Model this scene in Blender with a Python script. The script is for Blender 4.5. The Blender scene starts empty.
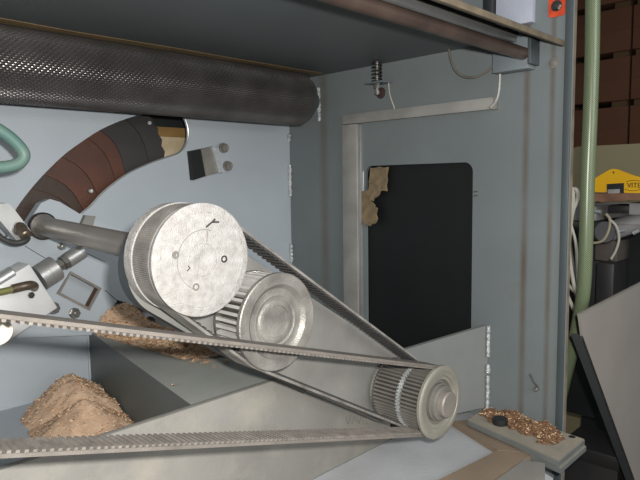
import bpy, bmesh, math, random
from math import sin, cos, pi, sqrt, atan2
from mathutils import Vector, Matrix, noise
from mathutils.geometry import tessellate_polygon
random.seed(7)
S = bpy.context.scene
C = S.collection

# ------------------------------------------------------------------ camera
F = 595.0
ey = Vector((-605, -50, 595)).normalized()          # world +Y in camera (x right, y down, z forward)
t_ = Vector((591, -67, 595)).normalized()
ez = t_.cross(ey).normalized()
ex = ey.cross(ez).normalized()
camd = bpy.data.cameras.new('camera'); cam = bpy.data.objects.new('camera', camd); C.objects.link(cam)
def c2w(v): return Vector((v.dot(ex), v.dot(ey), v.dot(ez)))
rx, ry, rz = c2w(Vector((1, 0, 0))), c2w(Vector((0, -1, 0))), c2w(Vector((0, 0, -1)))
M = Matrix.Identity(4)
for i in range(3):
    M[i][0], M[i][1], M[i][2] = rx[i], ry[i], rz[i]
cam.matrix_world = M
camd.sensor_width = 36; camd.lens = F / 640 * 36; camd.clip_start = 0.01
S.camera = cam

# ------------------------------------------------------------------ light and exposure
W = bpy.data.worlds.new('world'); S.world = W; W.use_nodes = True
W.node_tree.nodes['Background'].inputs[0].default_value = (0.92, 0.96, 1.0, 1)
W.node_tree.nodes['Background'].inputs[1].default_value = 0.24
def lamp(name, typ, loc, target, power, size=None, col=(1, 1, 1)):
    l = bpy.data.lights.new(name, typ); l.energy = power; l.color = col
    if typ == 'AREA': l.shape = 'RECTANGLE'; l.size, l.size_y = size
    else: l.shadow_soft_size = size
    o = bpy.data.objects.new(name, l); C.objects.link(o); o.location = loc
    o.rotation_euler = (Vector(target) - Vector(loc)).to_track_quat('-Z', 'Y').to_euler()
    return o
fl = rx * 0.035 + ry * 0.036
lamp('flash', 'SPOT', fl, fl - rz, 41.0, 0.012, (1, 0.98, 0.95))
bpy.data.lights['flash'].spot_size = math.radians(110); bpy.data.lights['flash'].spot_blend = 0.6
lamp('daylight_fill', 'AREA', (0.25, -2.0, 0.7), (0.4, 1.0, -0.1), 34, (1.6, 1.2), (0.95, 0.98, 1.0))  # unseen soft fill lamp, added to brighten the back panel and pulley faces
S.view_settings.view_transform = 'Standard'; S.view_settings.look = 'None'
S.view_settings.exposure = 0.0; S.view_settings.gamma = 1.0; S.view_settings.use_curve_mapping = False

# ------------------------------------------------------------------ helpers
def ray(px, py): return c2w(Vector((px - 320, py - 240, F)))
def P(px, py, X=None, Y=None, Z=None):
    r = ray(px, py)
    s = X / r.x if X is not None else Y / r.y if Y is not None else Z / r.z
    return r * s
def lin(c):
    return tuple(((x / 255) / 12.92 if x / 255 < 0.04045 else ((x / 255 + .055) / 1.055) ** 2.4) for x in c)
MATS = {}
def mat(name, col, rough=0.6, metal=0.0, col2=None, nscale=12, amt=0.5, bump=0.0, bscale=200, coords='Object', stains=None, detail=6, spec=0.5):
    m = bpy.data.materials.new(name); m.use_nodes = True; nt = m.node_tree; n = nt.nodes; L = nt.links
    b = n['Principled BSDF']; b.inputs['Roughness'].default_value = rough; b.inputs['Metallic'].default_value = metal
    b.inputs['Specular IOR Level'].default_value = spec
    c1 = (*lin(col), 1)
    tc = n.new('ShaderNodeTexCoord')
    if col2 is None: col2 = tuple(x * 0.8 for x in col)
    nz = n.new('ShaderNodeTexNoise'); nz.inputs['Scale'].default_value = nscale; nz.inputs['Detail'].default_value = detail
    L.new(tc.outputs[coords], nz.inputs['Vector'])
    rp = n.new('ShaderNodeValToRGB'); rp.color_ramp.elements[0].position = 0.5 - 0.25; rp.color_ramp.elements[1].position = 0.75
    rp.color_ramp.elements[0].color = (*[a + (c - a) * amt * 2 if amt < .5 else c for a, c in zip(lin(col), lin(col2))], 1)
    rp.color_ramp.elements[1].color = c1
    L.new(nz.outputs['Fac'], rp.inputs['Fac'])
    out = rp.outputs['Color']
    if stains:
        for (sc, sscale, lo, hi) in stains:
            nz2 = n.new('ShaderNodeTexNoise'); nz2.inputs['Scale'].default_value = sscale; nz2.inputs['Detail'].default_value = 8
            nz2.inputs['Roughness'].default_value = 0.65
            L.new(tc.outputs[coords], nz2.inputs['Vector'])
            r2 = n.new('ShaderNodeMapRange'); r2.inputs[1].default_value = lo; r2.inputs[2].default_value = hi
            L.new(nz2.outputs['Fac'], r2.inputs[0])
            mx = n.new('ShaderNodeMix'); mx.data_type = 'RGBA'
            L.new(r2.outputs[0], mx.inputs[0]); L.new(out, mx.inputs[6]); mx.inputs[7].default_value = (*lin(sc), 1)
            out = mx.outputs[2]
    L.new(out, b.inputs['Base Color'])
    if bump:
        nb = n.new('ShaderNodeTexNoise'); nb.inputs['Scale'].default_value = bscale; nb.inputs['Detail'].default_value = 3
        L.new(tc.outputs[coords], nb.inputs['Vector'])
        bp = n.new('ShaderNodeBump'); bp.inputs['Strength'].default_value = bump; bp.inputs['Distance'].default_value = 0.002
        L.new(nb.outputs['Fac'], bp.inputs['Height']); L.new(bp.outputs['Normal'], b.inputs['Normal'])
    MATS[name] = m
    return m
def V(*a): return Vector(a)

WLOC = {}
def obj(name, bm, m, parent=None, label=None, cat=None, group=None, kind=None, smooth=35, recalc=True, coll=C):
    if recalc: bmesh.ops.recalc_face_normals(bm, faces=bm.faces)
    xs = [v.co for v in bm.verts]
    c = Vector([(min(v[i] for v in xs) + max(v[i] for v in xs)) / 2 for i in range(3)])
    if parent is None: c.z = min(v.z for v in xs)
    for v in bm.verts: v.co -= c
    me = bpy.data.meshes.new(name); bm.to_mesh(me); bm.free()
    o = bpy.data.objects.new(name, me); coll.objects.link(o)
    ms = m if isinstance(m, (list, tuple)) else [m]
    for x in ms: me.materials.append(x)
    if smooth:
        me.polygons.foreach_set('use_smooth', [True] * len(me.polygons))
        me.set_sharp_from_angle(angle=math.radians(smooth))
    WLOC[o.name] = c.copy()
    if parent:
        o.parent = parent; o.location = c - WLOC[parent.name]
    else: o.location = c
    tag(o, label, cat, group, kind)
    return o
def tag(o, label=None, cat=None, group=None, kind=None):
    if label: o['label'] = label
    if cat: o['category'] = cat
    if group: o['group'] = group
    if kind: o['kind'] = kind
def thing(name, loc, label, cat, group=None):
    o = bpy.data.objects.new(name, None); C.objects.link(o); o.location = loc
    o.empty_display_size = 0.02
    WLOC[o.name] = Vector(loc); tag(o, label, cat, group); return o

def bx(bm, lo, hi, mtx=None, bevel=0.0, mi=0):
    r = bmesh.ops.create_cube(bm, size=1)
    vs = r['verts']
    lo, hi = Vector(lo), Vector(hi)
    for v in vs:
        v.co = Vector([lo[i] + (hi[i] - lo[i]) * (v.co[i] + 0.5) for i in range(3)])
    if mtx is not None: bmesh.ops.transform(bm, matrix=mtx, verts=vs)
    fs = set(f for v in vs for f in v.link_faces)
    if bevel:
        es = list(set(e for v in vs for e in v.link_edges))
        rr = bmesh.ops.bevel(bm, geom=es, offset=bevel, segments=2, affect='EDGES', clamp_overlap=True, profile=0.5)
        fs = set(rr['faces']) | set(f for f in fs if f.is_valid)
    for f in fs:
        if f.is_valid: f.material_index = mi
def frame(d):
    d = Vector(d).normalized(); a = V(0, 0, 1) if abs(d.z) < 0.9 else V(1, 0, 0)
    u = d.cross(a).normalized(); return u, d.cross(u).normalized(), d
def ring_faces(bm, rings, closed=True, capa=True, capb=True, mi=0):
    n = len(rings[0])
    for a, b in zip(rings, rings[1:]):
        for i in range(n if closed else n - 1):
            f = bm.faces.new((a[i], a[(i + 1) % n], b[(i + 1) % n], b[i])); f.material_index = mi
    if capa: bm.faces.new(rings[0]).material_index = mi
    if capb: bm.faces.new(list(reversed(rings[-1]))).material_index = mi
def lathe(bm, o, d, prof, n=48, mi=0, fn=None, caps=True):
    """prof: list of (distance along d, radius)"""
    u, v, w = frame(d); o = Vector(o); rings = []
    for (t, r) in prof:
        rg = []
        for i in range(n):
            a = 2 * pi * i / n; rr = r * (fn(i, n, r) if fn else 1)
            rg.append(bm.verts.new(o + w * t + (u * cos(a) + v * sin(a)) * rr))
        rings.append(rg)
    ring_faces(bm, rings, capa=caps, capb=caps, mi=mi)
def cyl(bm, a, b, r, n=24, r2=None, mi=0, ch=0.0):
    a, b = Vector(a), Vector(b); L = (b - a).length; r2 = r if r2 is None else r2
    if ch: lathe(bm, a, b - a, [(0, r - ch), (ch, r), (L - ch, r2), (L, r2 - ch)], n, mi)
    else: lathe(bm, a, b - a, [(0, r), (L, r2)], n, mi)
def gear(bm, o, d, y0, y1, r, teeth, depth, duty=0.5, mi=0, root=0):
    u, v, w = frame(d); o = Vector(o); rings = []
    for y in (y0, y1):
        rg = []
        for k in range(teeth):
            for (f, rr) in ((0, r), (duty * 0.9, r), (duty * 1.05, r - depth), (0.95, r - depth)):
                a = 2 * pi * (k + f) / teeth
                rg.append(bm.verts.new(o + w * y + (u * cos(a) + v * sin(a)) * rr))
        rings.append(rg)
    n = len(rings[0]); a, b = rings
    for i in range(n):
        bm.faces.new((a[i], a[(i + 1) % n], b[(i + 1) % n], b[i])).material_index = root if i % 4 in (2,) else mi
    bm.faces.new(a).material_index = mi; bm.faces.new(list(reversed(b))).material_index = mi
def catmull(pts, n=6):
    pts = [Vector(p) for p in pts]
    if len(pts) < 3: return pts
    q = [pts[0] * 2 - pts[1]] + pts + [pts[-1] * 2 - pts[-2]]; out = []
    for i in range(1, len(q) - 2):
        for k in range(n):
            t = k / n; p0, p1, p2, p3 = q[i - 1:i + 3]
            out.append(0.5 * ((2 * p1) + (p2 - p0) * t + (2 * p0 - 5 * p1 + 4 * p2 - p3) * t * t + (3 * p1 - p0 - 3 * p2 + p3) * t ** 3))
    out.append(pts[-1]); return out
def tube(bm, pts, r, n=10, sm=6, uv=False, mi=0, rf=None):
    pts = catmull(pts, sm) if sm else [Vector(p) for p in pts]
    u = None; rings = []; L = [0]
    for i, p in enumerate(pts):
        d = (pts[min(i + 1, len(pts) - 1)] - pts[max(i - 1, 0)]).normalized()
        if u is None: u = frame(d)[0]
        u = (u - d * u.dot(d)).normalized(); v = d.cross(u)
        rr = r if rf is None else r * rf(i / (len(pts) - 1))
        rings.append([bm.verts.new(p + (u * cos(2 * pi * k / n) + v * sin(2 * pi * k / n)) * rr) for k in range(n)])
        if i: L.append(L[-1] + (pts[i] - pts[i - 1]).length)
    ring_faces(bm, rings, mi=mi)
    if uv:
        lay = bm.loops.layers.uv.verify(); vi = {}
        for i, rg in enumerate(rings):
            for k, x in enumerate(rg): vi[x] = (k, i)
        for f in bm.faces:
            ks = [vi[l.vert][0] for l in f.loops if l.vert in vi]
            for l in f.loops:
                if l.vert in vi:
                    k, i = vi[l.vert]
                    if k == 0 and max(ks) == n - 1: k = n
                    l[lay].uv = (k / n, L[i])
def plate(bm, outer, holes, w0, w1, axis='Y', mi=0, mih=None):
    """flat plate with holes. outer/holes are lists of 2D points in the plane; axis = normal axis"""
    def m3(p, w):
        return V(p[0], w, p[1]) if axis == 'Y' else V(w, p[0], p[1]) if axis == 'X' else V(p[0], p[1], w)
    loops = [outer] + list(holes)
    tris = tessellate_polygon([[V(p[0], p[1], 0) for p in l] for l in loops])
    flat = [p for l in loops for p in l]
    A = [bm.verts.new(m3(p, w0)) for p in flat]; B = [bm.verts.new(m3(p, w1)) for p in flat]
    for t in tris:
        bm.faces.new([A[i] for i in t]).material_index = mi
        bm.faces.new([B[i] for i in reversed(t)]).material_index = mi
    k = 0
    for li, l in enumerate(loops):
        n = len(l)
        for i in range(n):
            a, b = k + i, k + (i + 1) % n
            bm.faces.new((A[a], A[b], B[b], B[a])).material_index = mi if (li == 0 or mih is None) else mih
        k += n
def hexbolt(bm, p, d, r, h, shank=0.0, washer=0.0, mi=0):
    d = Vector(d).normalized(); p = Vector(p)
    if washer: lathe(bm, p, d, [(0, washer), (h * .25, washer)], 20, mi)
    lathe(bm, p, d, [(0, r), (h * .85, r), (h, r * .85)], 6, mi)
    lathe(bm, p + d * h, d, [(-0.001, r * .5), (h * .25, r * .45)], 12, mi)
def rrect(cx, cy, w, h, r, n=5, rot=0):
    pts = []
    for (sx, sy, a0) in ((1, 1, 0), (-1, 1, pi / 2), (-1, -1, pi), (1, -1, 3 * pi / 2)):
        for i in range(n + 1):
            a = a0 + pi / 2 * i / n
            x, y = sx * (w / 2 - r) + r * cos(a), sy * (h / 2 - r) + r * sin(a)
            pts.append((cx + x * cos(rot) - y * sin(rot), cy + x * sin(rot) + y * cos(rot)))
    return pts
NB = bmesh.new

# ------------------------------------------------------------------ materials
paint_l = mat('paint_light', (166, 173, 178), 0.5, 0, (154, 161, 166), 5, .5, .25, 700, stains=[((120, 105, 90), 9, .66, .95)])
paint_b = mat('paint_bracket', (118, 126, 129), 0.5, 0, (104, 112, 115), 4, .5, .25, 700)
paint_r = mat('paint_side', (116, 123, 123), 0.5, 0, (102, 109, 109), 4, .5, .25, 700, stains=[((98, 92, 80), 5, .6, .95)])
paint_d = mat('paint_dark', (74, 82, 84), 0.5, 0, (58, 64, 66), 4, .5, .15, 400, stains=[((130, 125, 112), 6, .62, 1.0)])
ceil_m = mat('paint_ceiling', (98, 104, 104), 0.5, 0, (80, 85, 86), 3, .5, .1, 400, stains=[((110, 90, 60), 4, .66, .9)])
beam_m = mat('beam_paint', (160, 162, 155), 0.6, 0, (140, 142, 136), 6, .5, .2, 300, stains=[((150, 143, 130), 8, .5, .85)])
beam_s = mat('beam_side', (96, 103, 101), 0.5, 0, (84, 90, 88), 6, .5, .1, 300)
dusty = mat('dusty_paint', (140, 137, 130), 0.8, 0, (122, 119, 113), 7, .5, .3, 500, stains=[((156, 150, 138), 10, .5, .8)])
arm_m = mat('dusty_arm_paint', (136, 133, 127), 0.8, 0, (100, 100, 97), 9, .5, .3, 500, stains=[((88, 92, 92), 14, .6, .85)])
base_m = mat('base_paint', (182, 184, 186), 0.6, 0, (164, 165, 166), 12, .5, .3, 300, stains=[((140, 128, 112), 5, .58, .75)])
tan_m = mat('sawdust_film', (140, 122, 102), 0.9, 0, (118, 104, 88), 12, .5, .4, 500)
tanedge = mat('bare_edge', (140, 124, 100), 0.7, 0, (92, 84, 72), 30, .5)
steel_d = mat('oily_steel', (120, 116, 112), 0.33, .9, (76, 72, 70), 20, .5, .05, 300)
roller_m = mat('roller_steel', (132, 128, 126), 0.28, .8, (104, 100, 98), 18, .5, .1, 500, stains=[((90, 60, 40), 10, .7, .9)])
steel = mat('steel', (176, 174, 168), 0.3, .85, (130, 128, 124), 30, .5, .05, 300)
steel_dust = mat('dusty_steel', (150, 146, 138), 0.5, .45, (112, 108, 102), 14, .5, .2, 600)
shaft_m = mat('shaft_steel', (160, 153, 144), 0.4, .35, (130, 123, 115), 12, .5, .1, 500)
alu = mat('aluminium', (190, 190, 188), 0.38, .7, (165, 165, 162), 20, .5, .1, 500)
cast = mat('cast_aluminium', (176, 173, 169), 0.75, .0, (146, 142, 137), 130, .5, .9, 700, stains=[((160, 152, 142), 24, .56, .8)])
castside = mat('cast_teeth', (176, 172, 165), 0.55, .3, (140, 136, 130), 40, .5, .3, 600)
duct_m = mat('aluminium_duct', (168, 166, 160), 0.5, .3, (138, 136, 130), 14, .5, .2, 400)
rubber = mat('rubber_belt', (122, 114, 106), 0.9, 0, (98, 93, 87), 40, .5, .4, 700)
rubber_d = mat('rubber_belt_dark', (142, 138, 131), 0.85, 0, (92, 89, 85), 40, .5, .4, 700)
teeth_m = mat('belt_teeth', (132, 126, 118), 0.9, 0, (96, 90, 84), 60, .5, .3, 700)
teeth_d = mat('belt_teeth_dark', (64, 62, 60), 0.85, 0, (50, 48, 46), 60, .5, .3, 700)
black = mat('black_rubber', (16, 18, 19), 0.55, 0, (10, 11, 12), 10, .5, .1, 200)
blackm = mat('black_plastic', (36, 38, 39), 0.5, 0, (26, 27, 28), 10)
rust1 = mat('rusty_slat', (108, 66, 50), 0.42, .25, (62, 50, 44), 9, .5, .15, 200, stains=[((60, 54, 50), 20, .55, .8)])
rust2 = mat('dark_slat', (84, 64, 52), 0.42, .25, (52, 46, 42), 9, .5, .15, 200)
rust3 = mat('slate_slat', (68, 66, 66), 0.4, .25, (52, 48, 46), 9, .5, .15, 200)
rustedge = mat('rusty_edge', (104, 68, 48), 0.7, 0, (80, 56, 42), 40, .5)
cream = mat('cream_wood', (222, 206, 174), 0.7, 0, (160, 140, 100), 20, .5)
ochre = mat('ochre_wood', (150, 118, 66), 0.7, 0, (120, 92, 50), 20, .5)
weld = mat('weld_bead', (205, 208, 206), 0.35, .4, (160, 165, 165), 90, .5, .8, 400)
saw = mat('sawdust', (206, 176, 148), 0.95, 0, (176, 147, 120), 60, .5, .9, 500, detail=10)
chip_l = mat('wood_chip_light', (232, 206, 170), 0.9, 0, (190, 155, 118), 100, .5)
chip_m = mat('wood_chip_mid', (190, 146, 106), 0.9, 0, (140, 94, 60), 100, .5)
chip_d = mat('wood_chip_dark', (108, 80, 56), 0.9, 0, (84, 56, 36), 100, .5)
teal = mat('teal_hose', (62, 116, 110), 0.5, 0, (126, 138, 126), 12, .5, .1, 300)
olive = mat('olive_hose', (116, 116, 66), 0.45, 0, (100, 100, 58), 20, .5)
blackh = mat('black_hose', (44, 46, 46), 0.5, 0, (64, 62, 58), 20, .5)
brown_fit = mat('brass_fitting', (120, 106, 90), 0.4, .6, (84, 74, 64), 40, .5)
grime = mat('grimy_cable', (120, 112, 102), 0.7, 0, (84, 78, 72), 40, .5)
redp = mat('red_lead_paint', (214, 78, 32), 0.6, 0, (180, 56, 26), 80, .5, .3, 300)
foam = mat('torn_foam', (140, 122, 92), 0.95, 0, (100, 86, 66), 60, .5, .8, 300)
whitep = mat('white_speckled_paint', (170, 174, 186), 0.6, 0, (154, 158, 170), 20, .5, .2, 200, stains=[((40, 40, 44), 160, .66, .7)])
ink = mat('marker_ink', (60, 58, 56), 0.8)
seam = mat('fine_seam', (128, 124, 118), 0.8)
smudge = mat('faint_pencil', (96, 94, 92), 0.9)
carton = mat('carton', (118, 78, 54), 0.85, 0, (98, 64, 44), 3, .5, .1, 100)
wood = mat('pallet_wood', (110, 86, 58), 0.85, 0, (80, 60, 40), 8, .5, .2, 60)
beige = mat('beige_enamel', (150, 142, 108), 0.6, 0, (138, 130, 98), 3, .5)
yellow = mat('yellow_enamel', (236, 184, 10), 0.5, 0, (222, 168, 8), 10, .5)
brownb = mat('worn_brown_board', (142, 106, 84), 0.85, 0, (100, 72, 56), 20, .5, .3, 100)
greym = mat('grey_machine', (186, 184, 182), 0.5, .2, (120, 118, 116), 8, .5, .1, 100)
greyd = mat('dark_machine', (60, 58, 58), 0.5, .3, (44, 42, 42), 8, .5, .1, 100)
wcable = mat('white_cable', (188, 184, 170), 0.6, 0, (164, 160, 148), 20, .5)
panelg = mat('grey_door_paint', (158, 150, 142), 0.6, 0, (144, 137, 130), 5, .5, .2, 300)
paneld = mat('door_edge_paint', (84, 86, 88), 0.6, 0, (74, 76, 78), 5, .5)
conc = mat('workshop_concrete', (48, 44, 40), 0.9, 0, (42, 38, 34), 5, .5, .3, 60)
wallm = mat('workshop_wall', (90, 80, 68), 0.9, 0, (76, 66, 56), 2, .5)

# green braided hose
m = bpy.data.materials.new('green_braided_hose'); m.use_nodes = True; n = m.node_tree.nodes; L = m.node_tree.links
b = n['Principled BSDF']; b.inputs['Roughness'].default_value = .3
uvn = n.new('ShaderNodeUVMap')
outs = []
for sg in (1, -1):
    sep = n.new('ShaderNodeSeparateXYZ'); L.new(uvn.outputs[0], sep.inputs[0])
    a1 = n.new('ShaderNodeMath'); a1.operation = 'MULTIPLY'; a1.inputs[1].default_value = 18 * sg; L.new(sep.outputs[0], a1.inputs[0])
    a2 = n.new('ShaderNodeMath'); a2.operation = 'MULTIPLY_ADD'; a2.inputs[1].default_value = 260; L.new(sep.outputs[1], a2.inputs[0]); L.new(a1.outputs[0], a2.inputs[2])
    fr = n.new('ShaderNodeMath'); fr.operation = 'FRACT'; L.new(a2.outputs[0], fr.inputs[0])
    gt = n.new('ShaderNodeMath'); gt.operation = 'LESS_THAN'; gt.inputs[1].default_value = .36; L.new(fr.outputs[0], gt.inputs[0]); outs.append(gt)
mxm = n.new('ShaderNodeMath'); mxm.operation = 'MAXIMUM'; L.new(outs[0].outputs[0], mxm.inputs[0]); L.new(outs[1].outputs[0], mxm.inputs[1])
mx = n.new('ShaderNodeMix'); mx.data_type = 'RGBA'; L.new(mxm.outputs[0], mx.inputs[0])
mx.inputs[6].default_value = (*lin((66, 82, 58)), 1); mx.inputs[7].default_value = (*lin((134, 144, 112)), 1)
L.new(mx.outputs[2], b.inputs['Base Color']); greenhose = m

# ================================================================== THE HOUSING (setting)
YB = 1.09
ZF = -0.385      # floor of the left bay
ZC = 0.2425       # underside of the top cover
def PB(px, py, Y=YB):
    p = P(px, py, Y=Y); return (p.x, p.z)
def PX(px, py, X=1.0):
    p = P(px, py, X=X); return (p.y, p.z)
outer_px = [(8, 222), (20, 203), (35, 184), (50, 168), (65, 154), (80, 143), (100, 130), (120, 121), (138, 115), (152, 110), (172, 108), (182, 114), (187, 125), (188, 136), (185, 146), (178, 153), (167, 157)]
inner_px = [(167, 157), (150, 163), (130, 172), (115, 182), (102, 193), (90, 206), (80, 215), (66, 236)]
slot = [PB(*p) for p in outer_px + inner_px[1:]]
def smooth2(pts, n=4):
    q = catmull([V(p[0], p[1], 0) for p in pts] + [V(pts[0][0], pts[0][1], 0)], n)
    return [(p.x, p.y) for p in q[:-1]]
slot = smooth2(slot, 3)
bm = NB(); plate(bm, [(-0.45, ZF - .02), (1.0, ZF - .02), (1.0, 0.5), (-0.45, 0.5)], [slot], YB, YB + .006, 'Y')
wall_back = obj('wall_back', bm, paint_l, kind='structure', smooth=0)
# turned rim round the slot
bm = NB(); tube(bm, [V(p[0], YB - .0005, p[1]) for p in slot[24:]], 0.0016, 6, 0); obj('slot_rim', bm, alu, wall_back)
# weld beads in the corner
for (y0, y1) in ((134, 141), (165, 196), (244, 262)):
    bm = NB(); a = P(290, y0, Y=YB - .004); b_ = P(290, y1, Y=YB - .004)
    pts = [a.lerp(b_, i / 14) + V(random.uniform(-.0008, .0008), 0, 0) for i in range(15)]
    for p in pts: p.x = 0.996 + random.uniform(-.0008, .0008); p.y = YB - .003
    tube(bm, pts, .0046, 8, 0, rf=lambda t: 1 + .25 * sin(t * 60)); obj('weld_bead', bm, weld, wall_back)

# right side panel with window opening
win = [PX(365, 166), PX(473, 162)]
wy1, wy0 = win[0][0], win[1][0]; wzt = (win[0][1] + win[1][1]) / 2; wzb = wzt - 0.46
wc = ((wy0 + wy1) / 2, (wzt + wzb) / 2)
hole = rrect(wc[0], wc[1], wy1 - wy0, wzt - wzb, .018)
YE = 0.402
bm = NB(); plate(bm, [(YE, -0.62), (YB + .006, -0.62), (YB + .006, 0.6), (YE, 0.6)], [hole], 1.0, 1.009, 'X', 0, 0)
for f in bm.faces:
    f.normal_update()
    if abs(f.normal.y) > .9 and f.calc_center_median().y < YE + .001: f.material_index = 1
ycen = (YE + YB + .006) / 2
nt = paint_r.node_tree; n = nt.nodes; L = nt.links; b = n['Principled BSDF']
src = b.inputs['Base Color'].links[0].from_socket
tc = n.new('ShaderNodeTexCoord'); sp = n.new('ShaderNodeSeparateXYZ'); L.new(tc.outputs['Object'], sp.inputs[0])
sn = n.new('ShaderNodeTexNoise'); sn.inputs['Scale'].default_value = 9; sn.inputs['Detail'].default_value = 6; L.new(tc.outputs['Object'], sn.inputs['Vector'])
for (px_, wd_, st_) in ((524, .010, 1.3), (325, .022, .9), (549, .008, 1.2)):      # brown rust streaks running down the panel
    yy = PX(px_, 240)[0] - ycen
    m1 = n.new('ShaderNodeMath'); m1.operation = 'SUBTRACT'; m1.inputs[1].default_value = yy; L.new(sp.outputs[1], m1.inputs[0])
    m2 = n.new('ShaderNodeMath'); m2.operation = 'ABSOLUTE'; L.new(m1.outputs[0], m2.inputs[0])
    m3_ = n.new('ShaderNodeMapRange'); m3_.inputs[1].default_value = wd_; m3_.inputs[2].default_value = 0; m3_.interpolation_type = 'SMOOTHSTEP'; L.new(m2.outputs[0], m3_.inputs[0])
    m4 = n.new('ShaderNodeMath'); m4.operation = 'MULTIPLY'; L.new(m3_.outputs[0], m4.inputs[0]); L.new(sn.outputs['Fac'], m4.inputs[1])
    m5 = n.new('ShaderNodeMath'); m5.operation = 'MULTIPLY'; m5.inputs[1].default_value = st_; m5.use_clamp = True; L.new(m4.outputs[0], m5.inputs[0])
    mxr = n.new('ShaderNodeMix'); mxr.data_type = 'RGBA'; L.new(m5.outputs[0], mxr.inputs[0]); L.new(src, mxr.inputs[6]); mxr.inputs[7].default_value = (*lin((88, 76, 64)), 1)
    src = mxr.outputs[2]
L.new(src, b.inputs['Base Color'])
wall_right = obj('wall_right', bm, [paint_r, tanedge], kind='structure', smooth=0)
bm = NB()      # folded stiffener just behind the front edge
bx(bm, (0.9965, YE + .002, -0.62), (1.0, YE + .014, .6), bevel=.001); obj('edge_fold', bm, paint_d, wall_right)
bm = NB(); tube(bm, [V(1.0, wy1 + .005, wzt - .012), V(1.0, wy1 + .006, wzt - .1)], .0012, 6, 0); obj('window_lip', bm, alu, wall_right)
for (px, y0, y1, X) in ((320, 86, 119, .9),):
    bm = NB(); pts = [V(0.996, PX(320, 100)[0] + random.uniform(-.001, .001), z) for z in [0.215 - i * .004 for i in range(20)]]
    tube(bm, pts, .004, 8, 0, rf=lambda t: 1 + .25 * sin(t * 50)); obj('weld_bead', bm, weld, wall_right)
# top cover
bm = NB(); bx(bm, (-0.45, .505, ZC), (1.0, YB, ZC + .006)); ceiling = obj('ceiling', bm, ceil_m, kind='structure', smooth=0)
bm = NB(); bx(bm, (-0.45, .500, ZC - .010), (1.0, .505, ZC + .012), bevel=.001); obj('front_lip', bm, duct_m, ceiling)
bm = NB(); gp = [(-.4 + 1.38 * i / 30, .955 + .010 * noise.noise(V(i * .3, 0, 0))) for i in range(31)] + [(-.4 + 1.38 * i / 30, .982 + .006 * noise.noise(V(i * .4, 3, 0))) for i in range(30, -1, -1)]
plate(bm, gp, [], ZC - .0008, ZC - .0001, 'Z')
obj('glue_smear', bm, mat('tan_glue', (134, 112, 78), .8, 0, (110, 90, 62), 20, .5), ceiling, smooth=0)
# bay floor
bm = NB(); bx(bm, (-.45, .637, ZF - .006), (1.0, YB, ZF)); obj('floor_pan', bm, paint_l, kind='structure', smooth=0)
# workshop floor and wall
bm = NB(); bx(bm, (-4, -3, -1.12), (6, 6, -1.1)); obj('floor', bm, conc, kind='structure', smooth=0)
bm = NB(); bx(bm, (5.2, -3, -1.1), (5.3, 6, 2.5)); obj('wall_workshop', bm, wallm, kind='structure', smooth=0)

# ================================================================== arc slot interior
t = thing('slot_cover', P(90, 170, Y=1.12), 'rusty brown overlapping slats closing the curved slot in the back panel', 'slot cover')
def along(pl, f):
    n_ = len(pl) - 1; x = f * n_; i = min(int(x), n_ - 1); k = x - i
    return (pl[i][0] + (pl[i + 1][0] - pl[i][0]) * k, pl[i][1] + (pl[i + 1][1] - pl[i][1]) * k)
o_px = [(0, 232), (14, 208), (28, 190), (41, 175), (60, 157), (87, 138), (100, 130), (124, 117), (150, 107)]
i_px = [(60, 250), (72, 234), (80, 216), (82, 207), (97, 194), (114, 180), (124, 172), (148, 164), (168, 156)]
smats = [rust2, rust2, rust2, rust1, rust1, rust1, rust3, rust3]
for i in range(8):
    (ax, ay), (bx_, by) = o_px[i], o_px[i + 1]; (cx, cy), (dx, dy) = i_px[i], i_px[i + 1]
    Yp = 1.108 + .0035 * (7 - i)
    ax, ay = ax - 5, ay - 3; bx_, by = bx_ - 3, by - 4; cx, cy, dx, dy = cx + 2, cy + 4, dx + 2, dy + 4
    bul = 6
    e1 = [(ax + (cx - ax) * k / 6 + bul * sin(pi * k / 6), ay + (cy - ay) * k / 6 - bul * sin(pi * k / 6)) for k in range(7)]
    bx2, by2, dx2, dy2 = bx_ + 4, by - 2, dx + 4, dy - 2
    e2 = [(bx2 + (dx2 - bx2) * k / 12 + bul * sin(pi * k / 12), by2 + (dy2 - by2) * k / 12 - bul * sin(pi * k / 12)) for k in range(13)]
    if i == 7: e2 = [(x - 20 + 10 * k / 12, y) for k, (x, y) in enumerate(e2)]; e2 = [(x + (2.2 if k % 2 else 0), y) for k, (x, y) in enumerate(e2)]
    bm = NB(); plate(bm, [PB(*p, Y=Yp) for p in e1 + e2[::-1]], [], Yp, Yp + .0025, 'Y')
    obj('slat', bm, smats[i], t, smooth=0)
bm = NB(); p = P(90, 191, Y=1.118); hexbolt(bm, p, (0, -1, 0), .004, .006); obj('bolt', bm, weld, t)
bm = NB(); p = P(149, 123, Y=1.104); hexbolt(bm, p, (0, -1, 0), .004, .004); obj('bolt', bm, weld, t)
# what shows through the open end of the slot
def xz(px, py, Y): p = P(px, py, Y=Y); return p
t = thing('inner_frame', P(175, 140, Y=1.2), 'cream board with ochre strip seen through the open end of the slot', 'inner frame')
for nm, (x0, y0, x1, y1), Yy, mm in (('cream_board', (120, 137, 215, 165), 1.19, cream), ('ochre_strip', (120, 130, 215, 134.5), 1.188, ochre), ('dark_panel', (90, 60, 235, 180), 1.2, blackm)):
    a = P(x0, y1, Y=Yy); b2 = P(x1, y0, Y=Yy)
    bm = NB(); bx(bm, (a.x, Yy, a.z), (b2.x, Yy + .008, b2.z), bevel=.001); obj(nm, bm, mm, t)

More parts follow.
